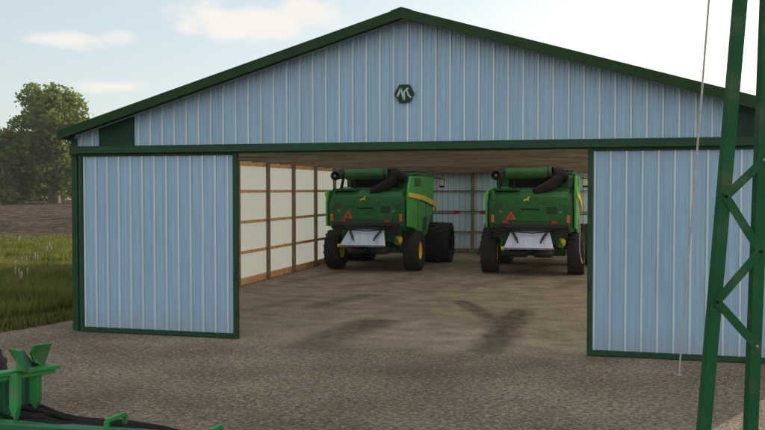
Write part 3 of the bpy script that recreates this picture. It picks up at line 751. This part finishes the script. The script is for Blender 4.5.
        g_ = MB(); g_.box((s_*2.30-.10,5.28,1.92),(s_*2.30+.10,5.36,2.06)); g_.build('marker_light', 'red', a3, .015)
    # platform and ladder on the left
    g_ = MB(); g_.box((-1.95,4.95,1.72),(-.93,6.2,1.80)); g_.build('platform', 'deep', root, .01)
    g_ = MB()
    for yy in (5.30, 5.75): g_.bar((-1.95,yy,1.75),(-2.50,yy,.30),.06,.10)
    for j in range(5):
        t_ = j/4*.95+.03; g_.bar((-1.95-.55*t_,5.30,1.75-1.45*t_),(-1.95-.55*t_,5.75,1.75-1.45*t_),.16,.03)
    g_.build('ladder', 'green', root)
    g_ = MB(); g_.tube([(-1.95,5.28,1.8),(-2.2,5.28,2.6),(-1.7,5.28,2.75)], .022, 8); g_.tube([(-1.95,5.85,1.8),(-2.0,5.85,2.7)], .022, 8); g_.build('grab_rail', 'green', root)
    # feeder house
    g_ = MB(); g_.prism([(5.4,1.0),(7.3,.45),(7.4,1.1),(5.6,1.75)], -.65, .65, 'yz'); g_.build('feeder_house', 'green', root, .03)
    return root
c1 = make_combine(-8.03, 28.6)
c2 = copy_tree(c1); c2.location = (-2.38, 28.6, 0)
tag(c1, 'green combine harvester parked beside the white left wall of the barn', 'combine', 'combine harvesters parked in the barn')
tag(c2, 'green combine harvester parked near the right hand door of the barn', 'combine', 'combine harvesters parked in the barn')
# a loose cable hanging down the right side of the second machine
mb = MB(); pts = []
for i in range(14):
    t_ = i/13; pts.append((-.88+.22*t_+.05*math.sin(t_*6), 28.45-.05*t_, 2.45-1.95*t_-.12*math.sin(t_*math.pi)))
mb.tube(pts, .013, 6); o = mb.build('hanging_cable', 'wire'); tag(o, 'pale cable hanging down the rear corner of the right combine harvester', 'cable')

# ------------------------------------------------------------------ lattice tower and guy wire
def cam_pt(u, v, z): p = Rh*u + Fh*v; return Vector((p.x, p.y, z))
tw = empty('lattice_tower', cam_pt(3.45, 7.6, 0)); tag(tw, 'dark green steel lattice tower standing in front of the right door', 'tower')
TOPZ = 9.0
def inv(p): return Vector(p) - tw.location
A0, B0 = cam_pt(2.826, 7.5, 0), cam_pt(3.262, 7.5, 0)     # solved below from the slopes of the legs
def on_leg(base, top, z): return base.lerp(top, z/TOPZ)
Atop, Btop = cam_pt(3.47, 7.6, TOPZ), cam_pt(3.53, 7.6, TOPZ)
TB = [(2.775, 7.42, 3.47), (3.226, 7.42, 3.50)]
legs = []
for (u0, v0, u1) in TB:
    legs.append((cam_pt(u0, v0, 0), cam_pt(u1, v0+.1, TOPZ)))
mir = [(cam_pt(2*3.52-u0+.05, v0+.9, 0), cam_pt(2*3.52-u1+.05, v0+.5, TOPZ)) for (u0, v0, u1) in TB]
def angle_leg(p, q, w=.098):
    g_ = MB(); g_.bar(inv(p), inv(q), w, .014, up=Rh.cross(Vector((0,0,1))))
    d = (q-p).normalized(); sx = d.cross(Rh.cross(Vector((0,0,1)))).normalized()
    off = sx*(-w/2+.007) + Fh*(w/2)
    g_.bar(inv(p+off), inv(q+off), .014, w-.014, up=Rh.cross(Vector((0,0,1))))
    return g_
for p, q in legs + mir:
    angle_leg(p, q).build('leg', 'tower', tw, .003)
for set_ in (legs, mir):
    a, b_ = set_
    zz = [(1, 3.155), (0, 2.84), (1, 2.36), (0, 1.92), (1, 1.53)]
    for (s0, z0), (s1, z1) in zip(zz, zz[1:]):
        g_ = MB(); p = on_leg(*set_[s0], z0) + Fh*-.012; q = on_leg(*set_[s1], z1) + Fh*-.012
        g_.bar(inv(p), inv(q), .075, .010, up=Rh.cross(Vector((0,0,1)))); g_.build('brace', 'tower', tw, .002)
        g2 = MB()
        for e_ in (p, q):
            e2 = inv(e_) + Fh*-.012; g2.lathe([(-.012,.001),(-.012,.014),(0,.014)], 'y', e2, 6)
        g2.build('bolt', 'greysteel', tw)
for z in (6.0, 8.2):
    g_ = MB(); P = [on_leg(*l, z) for l in (legs[0], legs[1], mir[0], mir[1])]
    g_.bar(inv(P[0]), inv(P[2]), .07, .05); g_.bar(inv(P[1]), inv(P[3]), .07, .05); g_.build('cross_beam', 'tower', tw)
g_ = MB(); tc_ = inv((legs[0][1]+mir[0][1])/2); g_.box((tc_.x-.35, tc_.y-.45, TOPZ-.02), (tc_.x+.35, tc_.y+.45, TOPZ+.06)); g_.build('top_plate', 'tower', tw, .01)
for p, q in legs + mir:
    g_ = MB(); c_ = inv(p); g_.box((c_.x-.16, c_.y-.16, -.02), (c_.x+.16, c_.y+.16, .06)); g_.build('foot_plate', 'greysteel', tw, .01)
mb = MB(); a_ = Vector((1.14, 13.9, .0)); e_ = cam_pt(3.22, 7.7, 9.0)
pts = []
for i in range(25):
    t_ = i/24; p = a_.lerp(e_, t_); p.z -= .10*math.sin(math.pi*t_); pts.append(p)
mb.tube(pts, .012, 6); o = mb.build('guy_wire', 'wire'); tag(o, 'thin pale guy wire running from the gravel up past the tower', 'wire')
mb = MB(); mb.tube([(1.14,13.9,-.05),(1.14,13.9,.12)], .02, 8); mb.lathe([(0,.045),(.02,.045),(.02,.001)],'z',(1.14,13.9,.01),10)
o = mb.build('ground_anchor', 'greysteel'); tag(o, 'small steel ground anchor at the foot of the guy wire', 'anchor')

# ------------------------------------------------------------------ foreground implement
im = empty('farm_implement', cam_pt(-2.6, 7.0, 0)); tag(im, 'green farm implement with black hoses parked in the bottom left corner', 'implement')
def D(px_, py_, v):           # point at distance v in front of the yard edge (solved once from the photo's perspective)
    p = math.atan(25.5/853); a = (px_-382.5)/853; b2 = -(py_-215)/853
    F3 = Fh*math.cos(p) + Vector((0,0,-math.sin(p))); U3 = Rh.cross(F3)
    d = F3 + Rh*a + U3*b2
    return Vector((0,0,2.9)) + d*v - im.location
def ipt(u, v, z): return cam_pt(u, v, z) - im.location
V = 7.0
# main beam along the bottom
g_ = MB(); p0, p1 = D(-60,424,V-.1), D(262,446,V+.25)
g_.bar(p0, p1, .12, .12); beam = g_.build('frame_beam', 'deep', im, .012)
g_ = MB(); g_.bar(D(-60,410,V+.75), D(200,446,V+.9), .10, .10); g_.build('frame_beam', 'deep', im, .012)
for a_ in (20, 120, 220):
    g_ = MB(); g_.bar(D(a_,425+a_*.07,V), D(a_+8,418+a_*.09,V+.85), .08, .08); g_.build('cross_tube', 'deep', im, .01)
# uprights with tapered feet
def upright(xc, w, y0, y1, tip, v, mat='bright'):
    a_ = D(xc-w/2,y0,v); b2 = D(xc+w/2,y0,v); c_ = D(xc+w/2,y1,v); d_ = D(xc+w*.15,tip,v); e2 = D(xc-w/2,y1,v)
    back = Fh*.09 + Rh*.0
    vs = [a_,b2,c_,d_,e2]; n = 5; vs2 = [q+back for q in vs]
    g_ = MB(); g_.add([tuple(q) for q in vs+vs2], [tuple(range(5)), (9,8,7,6,5)] + [(i,(i+1)%5,5+(i+1)%5,5+i) for i in range(5)]); return g_.build('upright', mat, im, .006)
upright(13.0, 8.5, 374, 408, 422, V)
upright(33.5, 8.5, 372, 402, 409, V+.25)
# dark rear pair of the uprights
for xc, y1, v in ((26, 404, V+.35), (5, 412, V+.3)):
    g_ = MB(); g_.bar(D(xc,374,v), D(xc,y1,v), .05, .08); g_.build('inner_upright', 'deep', im, .006)
# crossbar plate
g_ = MB(); a_, b2 = D(-14,376,V-.12), D(57,366,V+.42)
g_.bar(a_, b2, .11, .035); g_.bar(a_+Vector((0,0,-.03))-Fh*.05, b2+Vector((0,0,-.03))-Fh*.05, .012, .05); g_.build('top_plate', 'bright', im, .006)
# bent guide plates, lit and shaded faces put into light and dark paint
def plate(pts, mat, th=.018, off=Vector((0,0,0))):
    g_ = MB(); vs = [p_+off for p_ in pts]; n = len(vs)
    nn = (vs[1]-vs[0]).cross(vs[2]-vs[0]).normalized()*th
    vs2 = [q+nn for q in vs]
    g_.add([tuple(q) for q in vs+vs2], [tuple(range(n)), tuple(range(2*n-1,n-1,-1))] + [(i,(i+1)%n,n+(i+1)%n,n+i) for i in range(n)]); return g_.build('guide_plate', mat, im, .004)
plate([D(9,348.5,V-.05), D(20,351,V-.08), D(23,371,V-.05), D(16,372,V-.05), D(15,358,V-.05)], 'bright')
plate([D(10,348.5,V-.04), D(24,350.5,V+.22), D(34,363,V+.30), D(35,371,V+.28), D(24,372,V+.0), D(18,357,V-.02)], 'deep')
plate([D(35,345.5,V+.15), D(52,343.5,V+.45), D(47,358,V+.45), D(44,367,V+.42), D(35,363,V+.22), D(31,354,V+.15)], 'bright')
plate([D(35,361,V+.25), D(42,358,V+.5), D(42,369,V+.5), D(34,370,V+.25)], 'dark')
# carrying wheels
def impl_wheel(pos, r, w, rz):
    t = tyre_mb(r, w, r*.5, 14).build('wheel', 'rubber', im); t.location = pos; t.rotation_euler.z = rz
    rim_mb(r*.5, w).build('rim', 'bright', t)
pw = D(-22,402,V+.45); r_ = .47
impl_wheel(pw, r_, .30, YAW+R(8))
g_ = MB(); g_.tube([pw, D(10,415,V+.5)], .04, 8); g_.build('stub_axle', 'deep', im)
gw = pw + im.location
g_ = MB(); g_.tube([pw-Vector((0,0,.1)), pw-Vector((.2,.1,gw.z-.36))], .05, 10); g_.build('wheel_leg', 'deep', im)
q_ = pw-Vector((.2,.1,gw.z-.36)); impl_wheel(q_+Vector((-.2,0,0)), .36, .22, YAW)
# stand and drawbar under the frame down to the gravel
g_ = MB(); ps_ = D(190,440,V+.25); g_.bar(ps_, Vector((ps_.x, ps_.y, .04-0)), .07, .07); g_.box((ps_.x-.14, ps_.y-.14, .01), (ps_.x+.14, ps_.y+.14, .05)); g_.build('parking_stand', 'deep', im, .006)
# bundle of hoses lying over the frame
hr = random.Random(4)
tops = [(14,402),(39,404.5),(50,408.5),(63,413.5),(80,417),(94,418.5),(125,420.5),(150,424),(178,430),(200,438)]
bots = [(14,424),(39,423),(50,423.5),(63,424),(80,424.5),(94,426),(125,430),(150,436),(178,442),(200,446)]
for i in range(11):
    g_ = MB(); pts = []; f0 = i/10; ph = hr.uniform(0,6); wob = hr.uniform(.4,1.1)
    for j in range(len(tops)):
        f1 = min(1, max(0, f0 + .10*math.sin(j*1.3+ph)*(0 if i in (0,) else 1)))
        xx = tops[j][0]; yy = tops[j][1]*(1-f1)+bots[j][1]*f1 + 2
        pts.append(D(xx, yy, V + .12 + .45*(1-f0) + .16*math.sin(j*.9+ph)*wob))
    q = [pts[0]]
    for a_, b2, c_, d_ in zip([pts[0]]+pts[:-2], pts[:-1], pts[1:], pts[2:]+[pts[-1]]):
        for t_ in (.34,.67,1.0):
            q.append(.5*((2*b2)+(c_-a_)*t_+(2*a_-5*b2+4*c_-d_)*t_*t_+(3*b2-a_-3*c_+d_)*t_**3))
    g_.tube(q, hr.uniform(.018,.030), 8); g_.build('hose', 'hose', im)
# small handles
def handle(pts, rr, mat='bright'):
    g_ = MB()
    for a_, b2 in zip(pts, pts[1:]): g_.bar(a_, b2, rr, rr)
    g_.build('handle', mat, im, .004)
handle([D(106.5,440,V+.05), D(106.5,421,V+.05), D(125,414,V+.30), D(125,424,V+.30)], .035)
handle([D(212,440,V+.2), D(212,431,V+.2), D(221,426,V+.35), D(221,438,V+.35)], .035)

# ------------------------------------------------------------------ air
mb = MB(); mb.box((-520,-60,-1.5),(160,560,32)); hm = bpy.data.materials.new('haze_air'); hm.use_nodes = True
for n_ in list(hm.node_tree.nodes):
    if n_.type == 'BSDF_PRINCIPLED': hm.node_tree.nodes.remove(n_)
pv = hm.node_tree.nodes.new('ShaderNodeVolumePrincipled'); pv.inputs['Density'].default_value = .0002; pv.inputs['Color'].default_value = (.92,.95,1,1); pv.inputs['Anisotropy'].default_value = .3
hm.node_tree.links.new(pv.outputs[0], hm.node_tree.nodes['Material Output'].inputs['Volume'])
hz_ = mb.build('haze', hm); tag(hz_, 'faint bluish haze in the air over the fields', 'haze', kind='stuff')

# ------------------------------------------------------------------ world, sun, camera
SUN_EL, SUN_AZ = R(12), R(26)            # azimuth measured from +Y towards +X
w = bpy.data.worlds.new('World'); scene.world = w; w.use_nodes = True
nt = w.node_tree; bg = nt.nodes['Background']
sky = nt.nodes.new('ShaderNodeTexSky'); sky.sky_type = 'NISHITA'; sky.sun_disc = False
sky.sun_elevation = SUN_EL; sky.sun_rotation = SUN_AZ; sky.altitude = 100; sky.air_density = 1.0; sky.dust_density = 1.6; sky.ozone_density = 1.2
tc = nt.nodes.new('ShaderNodeTexCoord')
# soft clouds: flattened puffs around given directions, edges broken by noise
nz = nt.nodes.new('ShaderNodeTexNoise'); nz.inputs['Scale'].default_value = 14; nz.inputs['Detail'].default_value = 7
mp = nt.nodes.new('ShaderNodeMapping'); mp.inputs['Scale'].default_value = (1,1,2.4); nt.links.new(tc.outputs['Generated'], mp.inputs[0]); nt.links.new(mp.outputs[0], nz.inputs['Vector'])
def direction(px_, py_):
    p = math.atan(25.5/853); a = (px_-382.5)/853; b2 = -(py_-215)/853
    F3 = Fh*math.cos(p) + Vector((0,0,-math.sin(p))); U3 = Rh.cross(F3)
    return (F3 + Rh*a + U3*b2).normalized()
fac = None
for (px_, py_, su, sz, st) in [(262,20,.095,.024,.9),(225,22,.05,.015,.7),(62,40,.040,.013,.75),(118,35,.020,.010,.5),(118,87,.050,.009,.8),(300,10,.05,.02,.8),(-80,60,.07,.02,.7),(-200,20,.12,.03,.7),(330,-60,.12,.03,.7),(60,-90,.10,.03,.7)]:
    d = direction(px_, py_); hx = Vector((d.y,-d.x,0)).normalized(); hz = d.cross(hx).normalized()
    sb = nt.nodes.new('ShaderNodeVectorMath'); sb.operation = 'SUBTRACT'; nt.links.new(tc.outputs['Generated'], sb.inputs[0]); sb.inputs[1].default_value = d
    du = nt.nodes.new('ShaderNodeVectorMath'); du.operation = 'DOT_PRODUCT'; nt.links.new(sb.outputs[0], du.inputs[0]); du.inputs[1].default_value = hx/su
    dz_ = nt.nodes.new('ShaderNodeVectorMath'); dz_.operation = 'DOT_PRODUCT'; nt.links.new(sb.outputs[0], dz_.inputs[0]); dz_.inputs[1].default_value = hz/sz
    dd = nt.nodes.new('ShaderNodeVectorMath'); dd.operation = 'DOT_PRODUCT'; nt.links.new(sb.outputs[0], dd.inputs[0]); dd.inputs[1].default_value = d/.4
    cb = nt.nodes.new('ShaderNodeCombineXYZ'); nt.links.new(du.outputs['Value'], cb.inputs[0]); nt.links.new(dz_.outputs['Value'], cb.inputs[1]); nt.links.new(dd.outputs['Value'], cb.inputs[2])
    le = nt.nodes.new('ShaderNodeVectorMath'); le.operation = 'LENGTH'; nt.links.new(cb.outputs[0], le.inputs[0])
    mm = nt.nodes.new('ShaderNodeMath'); mm.operation = 'MULTIPLY_ADD'; mm.inputs[1].default_value = 2.6; nt.links.new(nz.outputs['Fac'], mm.inputs[0]); nt.links.new(le.outputs['Value'], mm.inputs[2])
    mr = nt.nodes.new('ShaderNodeMapRange'); mr.interpolation_type = 'SMOOTHSTEP'; mr.inputs[1].default_value = 1.55; mr.inputs[2].default_value = 2.35; mr.inputs[3].default_value = st; mr.inputs[4].default_value = 0
    nt.links.new(mm.outputs[0], mr.inputs[0])
    if fac is None: fac = mr.outputs[0]
    else:
        mx = nt.nodes.new('ShaderNodeMath'); mx.operation = 'MAXIMUM'; nt.links.new(fac, mx.inputs[0]); nt.links.new(mr.outputs[0], mx.inputs[1]); fac = mx.outputs[0]
CLOUD = (4.35, 4.10, 3.72)
veil = mix(nt, sky.outputs[0], (2.828,3.175,3.376), .66)
cl = mix(nt, veil, CLOUD, fac)
# unseen bright cloud bank added behind the camera to light the facade
bd = nt.nodes.new('ShaderNodeVectorMath'); bd.operation = 'DOT_PRODUCT'; nt.links.new(tc.outputs['Generated'], bd.inputs[0]); bd.inputs[1].default_value = (.26,-.90,.34)
nz2 = nt.nodes.new('ShaderNodeTexNoise'); nz2.inputs['Scale'].default_value = 3.0; nz2.inputs['Detail'].default_value = 6; nt.links.new(tc.outputs['Generated'], nz2.inputs['Vector'])
am = nt.nodes.new('ShaderNodeMath'); am.operation = 'MULTIPLY_ADD'; am.inputs[1].default_value = .8; nt.links.new(nz2.outputs['Fac'], am.inputs[0]); nt.links.new(bd.outputs['Value'], am.inputs[2])
mr = nt.nodes.new('ShaderNodeMapRange'); mr.interpolation_type = 'SMOOTHSTEP'; mr.inputs[1].default_value = .25; mr.inputs[2].default_value = .75; mr.inputs[3].default_value = 0; mr.inputs[4].default_value = 1
nt.links.new(am.outputs[0], mr.inputs[0])
cl = mix(nt, cl, (5.6, 6.1, 6.6), mr.outputs[0])
nt.links.new(cl, bg.inputs['Color']); bg.inputs['Strength'].default_value = .15

sd = bpy.data.lights.new('sun', 'SUN'); sd.energy = 4.8; sd.angle = R(.5); sd.color = (1, .86, .68)
so = bpy.data.objects.new('sun', sd); C.objects.link(so)
sv = Vector((math.sin(SUN_AZ)*math.cos(SUN_EL), math.cos(SUN_AZ)*math.cos(SUN_EL), math.sin(SUN_EL)))
so.rotation_euler = sv.to_track_quat('Z', 'Y').to_euler(); so.location = (20, 60, 30)

cd = bpy.data.cameras.new('camera'); co = bpy.data.objects.new('camera', cd); C.objects.link(co); scene.camera = co
cd.sensor_width = 36; cd.lens = 36*853/765; cd.clip_end = 12000; cd.clip_start = .05
co.location = (0, 0, 2.9); co.rotation_euler = (R(90-1.712), 0, YAW)
vs_ = scene.view_settings; vs_.view_transform = 'Standard'; vs_.look = 'None'; vs_.gamma = 1; vs_.use_curve_mapping = False; vs_.exposure = 0.58
scene.render.engine = 'CYCLES'
